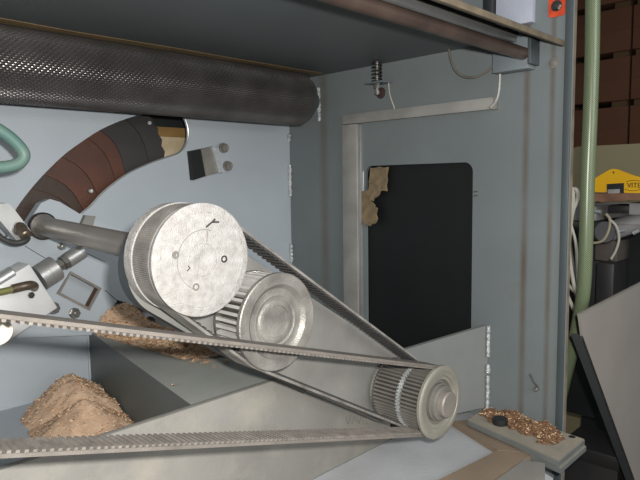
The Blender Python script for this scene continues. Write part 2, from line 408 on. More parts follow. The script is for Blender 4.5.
# ================================================================== knurled feed roller
def roller():
    t = thing('knurled_roller', (0.98, .99, .182), 'long dark steel feed roller with finely knurled surface under the top cover', 'roller')
    bm = NB(); R = .0575; x0, x1 = -0.42, 0.936; zr = .183
    nr = 104; nx = 760; rings = []
    cs_ = [(cos(2 * pi * k / nr / 3), sin(2 * pi * k / nr / 3)) for k in range(nr * 3)]
    for i in range(nx):
        x = x0 + (x1 - x0) * i / (nx - 1); rg = []
        for k in range(nr * 3):
            r = R if k % 3 else R - .0014
            if (i + (k // 3) * 2) % 5 < 1: r -= .0007
            rg.append(bm.verts.new((x, .99 + r * cs_[k][0], zr + r * cs_[k][1])))
        rings.append(rg)
    ring_faces(bm, rings)
    obj('roller_body', bm, roller_m, t, smooth=25)
    bm = NB(); lathe(bm, (x1, .99, zr), (1, 0, 0), [(0, R), (.012, R - .006), (.0125, .02), (.05, .02)], 48)
    obj('end_cap', bm, paint_d, t)
    bm = NB(); cyl(bm, (x0 - .03, .99, .182), (x0, .99, .182), .02); obj('journal', bm, steel, t)
roller()

# ================================================================== top front: canopy, guide rod, bracket
ya, za = .42, .218
bm = NB()
q = [(ya, za), (.502, .262), (.502, .268), (ya, za + .008)]
A = [bm.verts.new((-.3, *p)) for p in q]; B = [bm.verts.new((.999, *p)) for p in q]
ring_faces(bm, [A, B])
can = thing('canopy_plate', (.35, .45, .24), 'dark sloping canopy plate with a worn tan front edge above the guide rod', 'canopy')
obj('sloped_plate', bm, paint_d, can, smooth=0)
bm = NB(); bx(bm, (-.3, ya - .004, za - .003), (.999, ya + .003, za + .006), bevel=.001); obj('front_strip', bm, tanedge, can)
t = thing('guide_rod', (.97, .474, .212), 'brownish steel guide rod running across below the canopy into a bracket', 'rod')
bm = NB(); cyl(bm, (-.3, .474, .2085), (.972, .474, .2085), .0105, 32, ch=.002); obj('rod', bm, mat('brown_rod', (128, 108, 98), .38, .6, (84, 72, 66), 14, .5, .05, 300), t)
bm = NB(); bx(bm, (-.3, .486, .2290), (.972, .4985, .2385), bevel=.001); obj('guide_strip', bm, alu, t)
bm = NB()
br = thing('rod_bracket', (.98, .50, .19), 'blue-grey welded block bracket holding the end of the guide rod', 'bracket')
bx(bm, (.972, .466, .184), (.9995, .532, .2375), bevel=.0015); obj('block', bm, paint_b, br)
bm = NB(); bx(bm, (.966, .459, .190), (.9995, .465, .235), bevel=.001); obj('front_plate', bm, paint_d, br)
# light upper panel and dark post above the canopy
a = P(533, 20, X=.99); b2 = P(497, 20, X=.99)
bm = NB(); bx(bm, (.985, a.y, .262), (.9995, b2.y, .55), bevel=.001)
obj('speckled_sheet', bm, whitep, label='white paint-speckled panel above the canopy on the side panel', cat='sheet')
c = P(487, 10, X=.99)
bm = NB(); bx(bm, (.975, b2.y + .001, .270), (.9995, c.y, .55), bevel=.002)
obj('upper_post', bm, blackm, label='short dark post left of the speckled white panel', cat='post')

# bolts on the side panel
def bolt_thing(px, py, r, label, m_, wash=0, name='hex_bolt', pad=None):
    p = P(px, py, X=.9995)
    t = thing(name, p, label, 'bolt')
    if pad:
        bm = NB(); plate(bm, rrect(p.y, p.z, pad[0], pad[1], .005), [], .9985, 1.0, 'X'); obj('paint_patch', bm, redp, t, smooth=0)
        p = p - V(.001, 0, 0)
    bm = NB(); hexbolt(bm, p, (-1, 0, 0), r, r * .8, washer=0); obj('bolt_head', bm, m_, t)
    if wash:
        bm = NB(); lathe(bm, p, (-1, 0, 0), [(0, wash), (.0015, wash)], 24); obj('washer', bm, m_, t)
bolt_thing(557, 6, .0075, 'dark hex bolt on a red paint patch at the top of the side panel', steel_d, .009, pad=(.028, .034))
bolt_thing(554, 63, .006, 'grey hex bolt with washer near the front edge, below the red patch', steel_dust, .0085)
t = thing('cap_screw', P(538, 388, X=1), 'small shiny cap screw low on the side panel above the sawdust covered bars', 'screw')
bm = NB(); p = P(538, 388, X=.9995); cyl(bm, p, p - V(.012, 0, 0), .004, 16, ch=.0008); obj('screw_head', bm, steel, t)
bm = NB(); q = P(530, 374, X=.9985); tube(bm, [p + V(-.001, 0, .002), (p + q) / 2 + V(-.003, 0, 0), q], .0016, 8); obj('scraped_wire', bm, blackh, t)

# ================================================================== aluminium duct on the side panel
a = P(346, 125, X=1); b2 = P(497, 111, X=1)
t = thing('cable_duct', P(497, 111, X=1), 'flat aluminium cable duct running along the side panel above the dark window', 'cable duct')
bm = NB()
zt = P(420, 112, X=1).z; h = .0105
bx(bm, (.987, b2.y, zt - h), (1.0, a.y, zt + h), bevel=.001); obj('duct_cover', bm, duct_m, t)
bm = NB(); bx(bm, (.986, b2.y - .003, zt - h - .001), (1.0, b2.y, zt + h + .001), bevel=.0008); obj('end_cap', bm, steel_dust, t)
t = thing('cable_duct', P(355, 300, X=1), 'upright aluminium cable duct left of the dark window', 'cable duct')
c0, c1 = P(346, 200, X=1).y, P(363, 200, X=1).y
bm = NB(); bx(bm, (.988, c1 + .007, -.45), (1.0, c0, zt - h - .001), bevel=.001); obj('duct_cover', bm, duct_m, t)
bm = NB(); bx(bm, (.992, c1, -.45), (1.0, c1 + .0065, zt - h - .003), bevel=.001); obj('side_flange', bm, alu, t)

for yy_ in (192, 196):
    bm = NB(); tube(bm, [P(473.5, yy_, X=.9996), P(477.5, yy_ - .6, X=.9996)], .0009, 6, 0); obj('scribed_tick', bm, ink, wall_right)
# dark rubber sheet behind the window
bm = NB(); plate(bm, rrect(wc[0], wc[1], wy1 - wy0 + .04, wzt - wzb + .04, .02), [], 1.012, 1.018, 'X')
obj('window_sheet', bm, black, label='black rubber sheet closing the rounded window in the side panel', cat='sheet', smooth=0)
# torn foam / tape patch
def patch(px, name, X, th, seed):
    bm = NB(); pts = []
    for i in range(len(px)):
        a, b_ = px[i], px[(i + 1) % len(px)]
        for k in range(4):
            f = k / 4; j = 1.0 if k else 0
            pts.append(PX(a[0] + (b_[0] - a[0]) * f + j * random.uniform(-1, 1), a[1] + (b_[1] - a[1]) * f + j * random.uniform(-1, 1), X))
    plate(bm, pts, [], X - th, X, 'X'); return bm
t = thing('torn_foam_patch', P(365, 215, X=1), 'torn tan foam patch stuck on the upper left corner of the dark window', 'foam patch')
obj('foam_piece', patch([(372, 168), (389, 167), (388, 180), (388, 191), (375, 192), (371, 185)], 'foam', 1.0055, .006, 1), foam, t)
obj('foam_piece', patch([(370, 184), (381, 185), (379, 196), (374, 201), (367, 198)], 'foam', .9992, .004, 3), foam, t)
obj('foam_piece', patch([(359, 191), (372, 190), (371, 200), (378, 208), (377, 222), (371, 226), (364, 222), (359, 212)], 'foam', .9995, .005, 2), foam, t)

# ================================================================== spring bolt assembly
p0 = P(377, 62, X=.975); cx_, cy_ = p0.x, p0.y
t = thing('spring_bolt', (cx_, cy_, ZC), 'small bolt with a coil spring hanging below the top cover', 'spring bolt')
bm = NB(); cyl(bm, (cx_, cy_, ZC), (cx_, cy_, .176), .0035, 12); obj('rod', bm, steel_dust, t)
bm = NB(); tube(bm, [V(cx_ + .0095 * cos(k * pi / 5), cy_ + .0095 * sin(k * pi / 5), ZC - .001 - .0007 * k) for k in range(60)], .0019, 6, 2); obj('coil_spring', bm, steel_d, t)
bm = NB(); lathe(bm, (cx_, cy_, .189), (0, 0, 1), [(0, .0065), (.010, .0065)], 6); lathe(bm, (cx_, cy_, .178), (0, 0, 1), [(0, .0055), (.006, .0055)], 6); obj('nut', bm, steel, t)
bm = NB(); bx(bm, (.962, cy_ - .022, .1995), (1.0, cy_ + .022, .2015), bevel=.0004); obj('support_tab', bm, paint_b, t)
bm = NB(); tube(bm, [V(.99, cy_ - .018, .200), V(.992, cy_ - .020, .175), V(.998, cy_ - .026, .150), V(.9985, cy_ - .032, .128)], .0013, 6); obj('wire', bm, wcable, t)
p = P(381, 93, X=1)
bm = NB(); lathe(bm, p, (-1, 0, 0), [(0, .012), (.002, .0115), (.003, .008)], 24); obj('hole_plug', bm, mat('brown_plug', (70, 52, 48), .6), label='round brown plug in the side panel below the spring bolt', cat='plug')
# cable loop and its riser
bm = NB(); tube(bm, [P(449, 49, X=.985), P(451, 60, X=.985), P(456, 71, X=.98), P(466, 77, X=.98), P(478, 76, X=.98), P(490, 69, X=.985), P(498, 58, X=.99), P(500, 52, X=.99)], .0022, 8)
obj('looped_cable', bm, grime, label='grimy thin cable hanging in a loop beside the rod bracket', cat='cable')
bm = NB(); tube(bm, [P(498, 62, X=.985), P(500, 72, X=.99), P(499, 90, X=.992), P(496, 101, X=.99), P(490, 108, X=.982)], .0026, 8)
obj('riser_cable', bm, duct_m, label='short pale cable rising from the duct end to the rod bracket', cat='cable')

# ================================================================== clamp beside the slot
t = thing('rubber_clamp', P(208, 178, Y=1.06), 'small steel clamp with a black rubber pad and two bolts right of the slot', 'clamp')
def quad(bm, pts, Y0, Y1): plate(bm, [PB(*p, Y=Y0) for p in pts], [], Y0, Y1, 'Y')
bm = NB(); quad(bm, [(191, 151), (201, 149), (206, 176), (194, 180)], 1.074, 1.089); obj('rubber_pad', bm, black, t)
bm = NB(); quad(bm, [(201, 149), (213, 146.5), (220, 172), (206, 176)], 1.072, 1.089); obj('clamp_plate', bm, steel_dust, t)
bm = NB(); quad(bm, [(212, 147), (215, 146), (222, 172), (219, 173)], 1.066, 1.089); obj('clamp_flange', bm, weld, t)
bm = NB(); quad(bm, [(215, 148), (228, 145), (233, 170), (222, 173)], 1.078, 1.089); obj('bolt_tab', bm, paint_l, t)
for (x, y) in ((223, 148), (227, 166)):
    bm = NB(); hexbolt(bm, P(x, y, Y=1.078), (0, -1, 0), .0095, .012, washer=.0115); obj('bolt', bm, steel_dust, t)

# ================================================================== swing plate with square hole
t = thing('swing_plate', P(60, 320, Y=1.08), 'blue-grey pivoting mounting plate behind the steel shaft with a square hole', 'mounting plate')
op = [(22, 232), (41, 203), (50, 199), (60, 202), (70, 208), (80, 214), (100, 222), (118, 229), (150, 250), (165, 290), (150, 312), (118, 300), (100, 320), (92, 335), (20, 338), (-60, 330), (-60, 262), (-10, 243)]
hp = [(70, 272), (100, 288), (89, 309), (57, 293)]
YS = 1.066
bm = NB(); plate(bm, [PB(*p, Y=YS) for p in op], [[PB(*p, Y=YS) for p in hp]], YS, YS + .022, 'Y', 0, 1)
obj('plate', bm, [paint_l, rustedge], t, smooth=0)
bm = NB(); plate(bm, [PB(*p, Y=YS) for p in [(70, 271), (101, 288), (89, 310.5), (56, 293.5)]], [[PB(*p, Y=YS) for p in [(70, 274), (97.5, 289), (88, 307), (60, 292.5)]]], YS - .003, YS - .0001, 'Y', 0, 0); obj('hole_frame', bm, steel_dust, t, smooth=0)
bm = NB(); plate(bm, [PB(*p, Y=YS) for p in [(83, 215), (93, 216), (90, 226), (78, 226)]], [], YS - .012, YS, 'Y'); obj('lug', bm, arm_m, t, smooth=0)
for a, b_ in (((25, 246), (53, 263)), ((86, 253), (105, 262)), ((105, 290), (150, 330))):
    bm = NB(); tube(bm, [P(*a, Y=YS - .0003), P(*b_, Y=YS - .0003)], .0006, 6, 0); obj('plate_seam', bm, ink, t)
for (x, y, r) in ((53, 308, .0095), (74, 313, .0085), (61, 246, .006)):
    bm = NB(); hexbolt(bm, P(x, y, Y=YS), (0, -1, 0), r, .012, washer=r * 1.15); obj('bolt', bm, steel, t)

# ================================================================== pneumatic cylinder (lower left)
t = thing('pneumatic_cylinder', P(20, 300, Y=1.03), 'silver pneumatic cylinder with white aluminium body pointing up to the shaft', 'pneumatic cylinder')
YC = 1.0
A0, A1 = P(-45, 322, Y=YC), P(32, 285, Y=YC)
def ob(px, py, Y=YC): return P(px, py, Y=Y)
axis_a, axis_b = ob(-30, 322), ob(82, 251)
ax = (axis_b - axis_a).normalized()
def onax(px): # point on axis at pixel x
    f = (px + 30) / 112; return axis_a.lerp(axis_b, f)
# body: block oriented along the axis
u = ax; w = V(0, 1, 0); v = u.cross(w).normalized()
def obox(bm, c, lu, lv, lw, bevel=.001):
    mt = Matrix(((u.x, v.x, w.x, c.x), (u.y, v.y, w.y, c.y), (u.z, v.z, w.z, c.z), (0, 0, 0, 1)))
    bx(bm, (-lu / 2, -lv / 2, -lw / 2), (lu / 2, lv / 2, lw / 2), mt, bevel)
bm = NB(); obox(bm, onax(-10) + V(0, .000, 0) - v * .008, .150, .086, .05, .002); obj('body', bm, mat('white_aluminium', (226, 226, 224), .4, .25, (205, 205, 204), 20, .5), t)
bm = NB(); 
cc = onax(-14) + v * .034 + V(0, -.014, 0); cyl(bm, cc - u * .05, cc + u * .058, .0115, 24, ch=.001)
obj('tie_rod', bm, alu, t)
bm = NB(); c0 = onax(36); c1 = onax(54); Lc = (c1 - c0).length
lathe(bm, c0, c1 - c0, [(0, .0215), (Lc * .45, .0215), (Lc * .46, .0207), (Lc * .5, .0207), (Lc * .51, .0215), (Lc * .96, .0215), (Lc, .020)], 48); obj('end_cap', bm, alu, t)
bm = NB(); cyl(bm, onax(51), onax(66), .0055, 20); obj('piston_rod', bm, steel_dust, t)
bm = NB(); c0 = onax(55.5); lathe(bm, c0, u, [(0, .0095), (.009, .0095)], 6); c0 = onax(61); lathe(bm, c0, u, [(0, .0125), (.008, .0125)], 6); obj('hex_nut', bm, steel, t)
bm = NB(); c0 = onax(65); c1 = onax(83); Lc = (c1 - c0).length; lathe(bm, c0, u, [(0, .010), (.001, .013), (Lc - .001, .013), (Lc, .0115)], 32); obj('rod_end', bm, alu, t)
bm = NB(); hexbolt(bm, P(31, 295, Y=.965), (0, -1, 0), .005, .004); obj('screw', bm, steel_d, t)
# fitting and olive hose
bm = NB(); fy = .95
tube(bm, [P(12, 289, Y=fy), P(20, 287, Y=fy), P(30, 285, Y=fy), P(34, 286, Y=fy + .015), P(34, 288, Y=fy + .03)], .0068, 16); obj('elbow_fitting', bm, brown_fit, t)
bm = NB(); tube(bm, [P(-30, 296, Y=fy), P(-5, 293, Y=fy), P(14, 289, Y=fy)], .0052, 16); obj('air_hose', bm, olive, label='olive green air hose plugged into the brass elbow at the left edge', cat='hose')

# second alu bracket (upper left of shaft) with fitting and black hose
t = thing('aluminium_bracket', P(15, 235, Y=1.06), 'bright aluminium angled bar left of the shaft flange with a round fitting', 'bracket')
bm = NB(); plate(bm, [PB(*p, Y=1.035) for p in [(-12, 190), (-4, 200), (0, 204), (7, 203), (11, 205), (31, 231), (22, 243), (17, 241), (-12, 206)]], [], 1.035, 1.064, 'Y'); obj('bar', bm, alu, t, smooth=0)
bm = NB(); c0 = P(18, 226, Y=1.035); c1 = P(27, 236, Y=1.01); cyl(bm, c0, c1, .009, 24, ch=.002); obj('fitting', bm, brown_fit, t)
bm = NB(); c0 = P(20, 229, Y=1.03); cyl(bm, c0 + V(0, -.004, 0), c0 + V(0, .004, 0), .011, 24, ch=.001); obj('fitting_collar', bm, steel_d, t)
bm = NB(); tube(bm, [P(-25, 226, Y=1.0), P(-8, 230, Y=1.0), P(3, 239, Y=1.0), P(15, 243, Y=1.0), P(25, 241, Y=1.0), P(28, 238, Y=1.005)], .0045, 12)
obj('black_air_hose', bm, blackh, label='black air hose bending into the round fitting beside the shaft', cat='hose')
# teal hose
bm = NB(); tube(bm, [P(-60, 118, Y=.9), P(-15, 124, Y=.9), P(4, 133, Y=.9), P(18, 145, Y=.9), P(24, 155, Y=.9), P(19, 163, Y=.9), P(5, 167, Y=.9), P(-18, 167, Y=.9), P(-60, 160, Y=.9)], .0085, 16)
obj('teal_hose', bm, teal, label='thick teal rubber hose looping in from the left edge below the roller', cat='hose')

# ================================================================== pulleys
D = V(0, -1, 0)      # axes point to the front
BIG = P(203, 260, Y=.525); IDL = P(279, 322, Y=.525)
SMF = .4825; SML = P(440.6, 402.3, Y=SMF)
RB, RI, RS = .0550, .0565, .0485
def gY(c, Y): return V(c.x, Y, c.z)
# big pulley with shaft
t = thing('large_toothed_pulley', gY(BIG, .56), 'large dusty white cast aluminium toothed pulley on the end of the shaft', 'pulley')
o = gY(BIG, .565)
bm = NB(); gear(bm, gY(BIG, .569), D, 0, .040, RB, 60, .003); obj('toothed_rim', bm, castside, t, smooth=20)
bm = NB(); lathe(bm, gY(BIG, .530), D, [(0, .0592), (.002, .0600), (.0045, .0600), (.0055, .0580), (.0052, .0545), (.0062, .0525), (.0062, .0508), (.0058, .0503), (.0062, .0498), (.0066, .018), (.006, .0172), (.0066, .0165), (.0068, .008), (.0055, .0055), (.0055, .002)], 96)
obj('front_face', bm, cast, t)
bm = NB(); lathe(bm, gY(BIG, .5665), V(0, 1, 0), [(0, .0585), (.0005, .0600), (.0025, .0600), (.0028, .0575), (.0042, .0575), (.0045, .0595), (.0165, .0595), (.0175, .0565), (.018, .03)], 80); obj('rear_flange', bm, cast, t)
fY = .5235
def onface(px, py): return P(px, py, Y=fY)
bc = gY(BIG, fY)
for (a, rr) in ((100, 0.0), ):
    pass
def fp(ang, r): return bc + V(cos(math.radians(ang)) * r, 0, sin(math.radians(ang)) * r)
# seam arcs (left half hub plate) and marks
bm = NB(); tube(bm, [fp(a, .032) for a in range(70, 251, 6)], .00035, 5, 0); tube(bm, [fp(80, .031), fp(76, .019)], .0006, 5, 0); obj('seam_line', bm, seam, t)
bm = NB(); tube(bm, [onface(206, 227), onface(212, 222), onface(215, 219)], .0011, 5, 0); tube(bm, [onface(212, 222), onface(219, 222)], .0010, 5, 0); obj('marker_scratch', bm, ink, t); bm = NB(); tube(bm, [onface(187, 271), onface(190, 268), onface(188, 266)], .0007, 5, 0); obj('marker_scratch', bm, ink, t)
for (px, py) in ((175.5, 255), (224, 259), (196, 287)):
    c = onface(px, py)
    bm = NB(); lathe(bm, c + V(0, .0005, 0), D, [(0, .0040), (.0012, .0040), (.0012, .0024), (.0004, .0022)], 20); obj('screw', bm, steel_dust if px < 220 else steel_d, t)
root = P(42, 226, Y=1.055)
st = gY(BIG, .585)
sh_end = V(root.x, 1.05, root.z)
bm = NB(); dd = (sh_end - st); Ls = dd.length
lathe(bm, st, dd, [(0, .0165), (Ls, .0165)], 40); obj('shaft', bm, shaft_m, t)
bm = NB(); lathe(bm, sh_end - dd.normalized() * .004, dd, [(0, .021), (.002, .0235), (.010, .0235), (.0125, .0195), (.016, .0195)], 40); obj('shaft_collar', bm, steel_d, t)
# idler
t = thing('idler_pulley', gY(IDL, .55), 'middle worn steel toothed idler pulley with a wide flange, below the large pulley', 'pulley')
bm = NB(); gear(bm, gY(IDL, .574), D, 0, .040, RI - .0004, 40, .0060, .46, root=1); groove = mat('shaded_groove', (58, 54, 50), .8, 0, (38, 36, 34), 60, .5); obj('toothed_rim', bm, [mat('bright_steel', (228, 226, 220), .4, .4, (200, 196, 190), 30, .5, .1, 300), groove], t, smooth=20)  # tooth gap floors coloured dark, painting in the shade between the teeth
bm = NB(); lathe(bm, gY(IDL, .532), D, [(0, .0575), (.001, .0588), (.006, .0588), (.007, .0575), (.0066, .045), (.0055, .0445), (.003, .041), (.0015, .040), (.001, .038), (.001, .0345), (.001, .0335), (.0015, .031), (.001, .0300), (.0005, .0285), (.0005, .0275), (.002, .0265), (.003, .025), (.003, .0195), (.001, .019), (.0005, .003)], 80)
obj('front_flange', bm, mat('worn_steel', (170, 166, 158), .45, .45, (104, 100, 95), 26, .5, .4, 500), t)
bm = NB(); lathe(bm, gY(IDL, .574), V(0, 1, 0), [(0, .0565), (.001, .057), (.003, .057), (.0035, .05), (.0035, .02), (.010, .02)], 64); obj('rear_flange', bm, steel, t)
# small pulley
t = thing('double_track_pulley', gY(SML, .53), 'small double track toothed pulley at lower right with a cream flange and steel hub', 'pulley')
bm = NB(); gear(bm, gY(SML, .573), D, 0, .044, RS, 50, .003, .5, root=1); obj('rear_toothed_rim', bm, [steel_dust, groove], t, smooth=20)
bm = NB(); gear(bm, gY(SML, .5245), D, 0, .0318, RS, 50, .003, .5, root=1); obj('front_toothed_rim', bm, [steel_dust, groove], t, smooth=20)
bm = NB()   # knurled bright ring between the tracks
gear(bm, gY(SML, .5305), D, 0, .0065, RS + .0012, 60, .0026, .5); obj('bright_ring', bm, weld, t, smooth=20)
bm = NB(); gear(bm, gY(SML, .5766), D, 0, .0035, RS + .001, 60, .0022, .5); obj('rear_ring', bm, steel, t, smooth=20)
crf = mat('cream_flange', (158, 154, 142), .5, .3, (132, 128, 117), 20, .5, .3, 500)
bm = NB(); lathe(bm, gY(SML, .4885), D, [(-.0042, .0475), (0, .0480), (0, .0530), (.0015, .0555), (.0055, .0555), (.007, .0540), (.0078, .0515), (.0074, .0465), (.0064, .0460), (.0055, .040), (.0035, .039), (.003, .034), (-.004, .033), (-.004, .012)], 80); obj('front_flange', bm, crf, t)
bm = NB(); lathe(bm, gY(SML, .492), D, [(0, .0345), (.0015, .0340), (.0025, .0285), (.0085, .0285), (.009, .0265), (.0145, .026), (.016, .0235), (.0165, .0195)], 56); obj('lock_bush', bm, steel_dust, t)
bm = NB(); lathe(bm, gY(SML, .476), D, [(0, .0195), (.008, .0195), (.010, .0175), (.0102, .016), (.0095, .002)], 48); obj('shaft_end', bm, shaft_m, t)
bm = NB(); cyl(bm, gY(SML, .60), gY(SML, .577), .018, 32); obj('shaft', bm, steel_d, t)

# ================================================================== belts
def belt_path(circs, step=.0035):
    """circs in counter-clockwise order in XZ plane (x, z, r) -> list of (point, inward normal, on_straight)"""
    n_ = len(circs); tang = []
    for i in range(n_):
        x0, z0, r0 = circs[i]; x1, z1, r1 = circs[(i + 1) % n_]
        d = V(x1 - x0, z1 - z0, 0); L_ = d.length; th = atan2(d.y, d.x)
        # right-hand side normal (outside for ccw) angle
        al = th - pi / 2 + math.asin((r0 - r1) / L_) * -1 * -1
        al = th - math.acos((r0 - r1) / L_)
        nrm = (cos(al), sin(al))
        tang.append(((x0 + nrm[0] * r0, z0 + nrm[1] * r0), (x1 + nrm[0] * r1, z1 + nrm[1] * r1), al))
    out = []
    for i in range(n_):
        a, b_, al = tang[i]; L_ = math.hypot(b_[0] - a[0], b_[1] - a[1]); k = max(2, int(L_ / step))
        for j in range(k):
            f = j / k; out.append((a[0] + (b_[0] - a[0]) * f, a[1] + (b_[1] - a[1]) * f, al, 1))
        x1, z1, r1 = circs[(i + 1) % n_]; al2 = tang[(i + 1) % n_][2]
        da = (al2 - al) % (2 * pi); k = max(2, int(da * r1 / step))
        for j in range(k):
            aa = al + da * j / k; out.append((x1 + cos(aa) * r1, z1 + sin(aa) * r1, aa, 0))
    return out
def belt(name, label, circs, y0, y1, m_body, m_teeth, pitch, th=.0035, td=.0026, rib=0):
    t = thing(name, (circs[-1][0], (y0 + y1) / 2, circs[-1][1]), label, 'belt')
    pts = belt_path(circs, .0011 if rib else .0035)
    bm = NB(); rings = []; th0 = th
    for ii, (x, z, al, s) in enumerate(pts):
        nx, nz = cos(al), sin(al); th = th0 - (rib if ii % 2 else 0)
        rings.append([bm.verts.new((x, y0, z)), bm.verts.new((x, y1, z)), bm.verts.new((x + nx * th, y1, z + nz * th)), bm.verts.new((x + nx * th, y0, z + nz * th))])
    n_ = len(rings)
    for i in range(n_):
        a, b_ = rings[i], rings[(i + 1) % n_]
        for k in range(4): bm.faces.new((a[k], a[(k + 1) % 4], b_[(k + 1) % 4], b_[k]))
    obj('belt_body', bm, m_body, t, smooth=30)
    bm = NB()
    tg = belt_path(circs, pitch)
    ng = len(tg)
    for i, (x, z, al, s) in enumerate(tg):
        if not s or not tg[i - 1][3] or not tg[(i + 1) % ng][3]: continue
        nx, nz = -cos(al), -sin(al); tx, tz = -nz, nx; hw = pitch * .27
        A = []
        for y in (y0, y1):
            A.append([bm.verts.new((x - tx * hw - nx * .0002, y, z - tz * hw - nz * .0002)), bm.verts.new((x - tx * hw * .8 + nx * td, y, z - tz * hw * .8 + nz * td)),
                      bm.verts.new((x + tx * hw * .8 + nx * td, y, z + tz * hw * .8 + nz * td)), bm.verts.new((x + tx * hw - nx * .0002, y, z + tz * hw - nz * .0002))])
        ring_faces(bm, A)
    obj('belt_teeth', bm, m_teeth, t, kind='stuff', smooth=0)
    return t
# front belt: two points taken on its runs give the offscreen pulley
u0, l0 = P(0, 313, Y=.487), P(0, 461, Y=.487)
dirn = V(SML.x - u0.x, 0, SML.z - u0.z)
mid = (u0 + l0) / 2
fw = (V(SML.x, 0, SML.z) - V(mid.x, 0, mid.z)).normalized()
rl = abs((u0 - l0).dot(V(-fw.z, 0, fw.x))) / 2 - .0035
off = V(mid.x, 0, mid.z) - fw * .24
belt('front_belt', 'dusty grey toothed belt running in from the left edge to the small pulley', [(off.x, off.z, rl), (SML.x, SML.z, RS + .0006)], .4895, .5225, rubber, teeth_m, .0068)
t = thing('drive_pulley', (off.x, .51, off.z), 'motor pulley of the front belt beyond the left edge of the view', 'pulley')
bm = NB(); gear(bm, V(off.x, .524, off.z), D, 0, .036, rl - .0006, 50, .003); obj('toothed_rim', bm, steel_dust, t, smooth=20)
bm = NB(); lathe(bm, V(off.x, .56, off.z), D, [(0, .018), (.08, .018)], 32); obj('shaft', bm, steel_d, t)
belt('rear_belt', 'dark toothed belt running from the large pulley down to the small pulley', [(BIG.x, BIG.z, RB + .0006), (IDL.x, IDL.z, RI + .0006), (SML.x, SML.z, RS + .0006)], .5345, .5655, rubber_d, teeth_d, .0085, rib=.0007)
# small guide roller at the left edge
bm = NB(); c = P(-3, 331, Y=.55); lathe(bm, gY(c, .56), D, [(0, .010), (.001, .0115), (.014, .0115), (.015, .010)], 32)
bm2 = bm; t = thing('guide_roller', gY(c, .56), 'cream plastic guide roller at the left edge under the front belt', 'roller')
obj('roller_ring', bm, mat('cream_plastic', (206, 200, 184), .5, 0, (190, 182, 164), 20, .5), t)
bm = NB(); cyl(bm, gY(c, .56), gY(c, .60), .004); obj('axle', bm, steel, t)

# ================================================================== swing arm plate behind the pulleys
YA0, YA1 = .586, .606
def hull(circs, n=24):
    return [(x, z) for (x, z, al, s) in belt_path(circs, .006)]
t = thing('pulley_bracket', (SML.x, .60, SML.z), 'dusty grey long bracket plate carrying the three pulleys', 'bracket')
bm = NB(); plate(bm, hull([(BIG.x + .002, BIG.z - .012, .057), (IDL.x, IDL.z, .057), (SML.x, SML.z, .056)]), [[(BIG.x + .018 * cos(k * pi / 12), BIG.z + .018 * sin(k * pi / 12)) for k in range(24)]], YA0, YA1, 'Y')
for f in bm.faces:
    f.normal_update()
    if abs(f.normal.y) < .5: f.material_index = 1  # rim faces coloured dark to paint in the shadow behind the large pulley
obj('arm_plate', bm, [arm_m, paint_d], t, smooth=40)
bm = NB(); lathe(bm, gY(BIG, YA1), V(0, 1, 0), [(0, .018), (0, .030), (.004, .032), (.02, .032), (.022, .028), (.022, .018)], 56, caps=False); obj('bearing_housing', bm, paint_d, t)
bm = NB(); lathe(bm, gY(SML, YA0), D, [(0, .040), (.003, .038), (.014, .036), (.0155, .020)], 48); obj('bearing_cover', bm, dusty, t)
bm = NB(); a = P(255, 366, Y=.58); b_ = P(305, 389, Y=.58)
for k, q in enumerate((a, b_)): pass
tube(bm, [a, b_], .004, 8, 0); obj('tension_bar', bm, blackh, t)

# gusset plate joining the side panel
t = thing('gusset_plate', P(488, 405, X=.99), 'dusty grey gusset plate welded to the side panel behind the small pulley', 'gusset')
bm = NB()
tl = P(404, 350, Y=.612); trp = P(488, 325, X=.999)
zb = -.432
A = [V(tl.x, .612, tl.z), V(trp.x, trp.y, trp.z), V(trp.x, trp.y, zb), V(tl.x, .612, zb)]
nrm = (A[1] - A[0]).cross(A[2] - A[1]).normalized()
if nrm.y < 0: nrm = -nrm
r1 = [bm.verts.new(p) for p in A]; r2 = [bm.verts.new(p + V(0, .008, 0)) for p in A]
ring_faces(bm, [r1, r2]); obj('plate', bm, mat('gusset_paint', (122, 123, 120), .7, 0, (106, 108, 106), 9, .5, .2, 400), t, smooth=0)
bm = NB(); pts = [V(.9955 + random.uniform(-.0006, .0006), trp.y - .003, trp.z - (trp.z - zb) * i / 30) for i in range(31)]
for (i0, i1) in ((0, 11), (14, 17), (18, 30)):
    bm = NB(); tube(bm, pts[i0:i1 + 1], .0035, 8, 0, rf=lambda t: 1 + .25 * sin(t * 40)); obj('weld_bead', bm, weld, t)

# ================================================================== diagonal box beam, front plate, base
ZB = -.274
b1 = P(88, 331, Y=YB); b2 = P(205, 409, Z=ZB)
dirb = (V(b2.x, b2.y, 0) - V(b1.x, b1.y, 0)); dirb.normalize()
YP = .624
e = V(b1.x, b1.y, 0) + dirb * ((YB - YP - .012) / -dirb.y)
t = thing('box_beam', (b1.x + .1, .9, ZF), 'dark grey boxed beam crossing the bay floor towards the front plate', 'beam')
bm = NB(); vt = [(b1.x, YB - .001), (e.x, YP + .012), (.70, YP + .012), (.70, YB - .001)]
plate(bm, vt, [], ZF + .001, ZB, 'Z')
for v_ in bm.verts:
    if v_.co.y < .7 and v_.co.z > ZB - .001: v_.co.z -= .007
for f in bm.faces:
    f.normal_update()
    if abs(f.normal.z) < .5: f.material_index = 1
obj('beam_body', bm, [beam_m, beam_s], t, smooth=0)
bm = NB(); tube(bm, [V(b1.x - .002, YB - .004, ZB - .002 - i * .006) for i in range(16)], .0022, 6, 0); obj('weld_bead', bm, paint_l, t)
bm = NB(); tube(bm, [V(b1.x - .001, YB - .002, ZF + .001), V(e.x - .001, YP + .02, ZF + .001)], .0022, 6, 0); obj('foot_seam', bm, blackm, t)

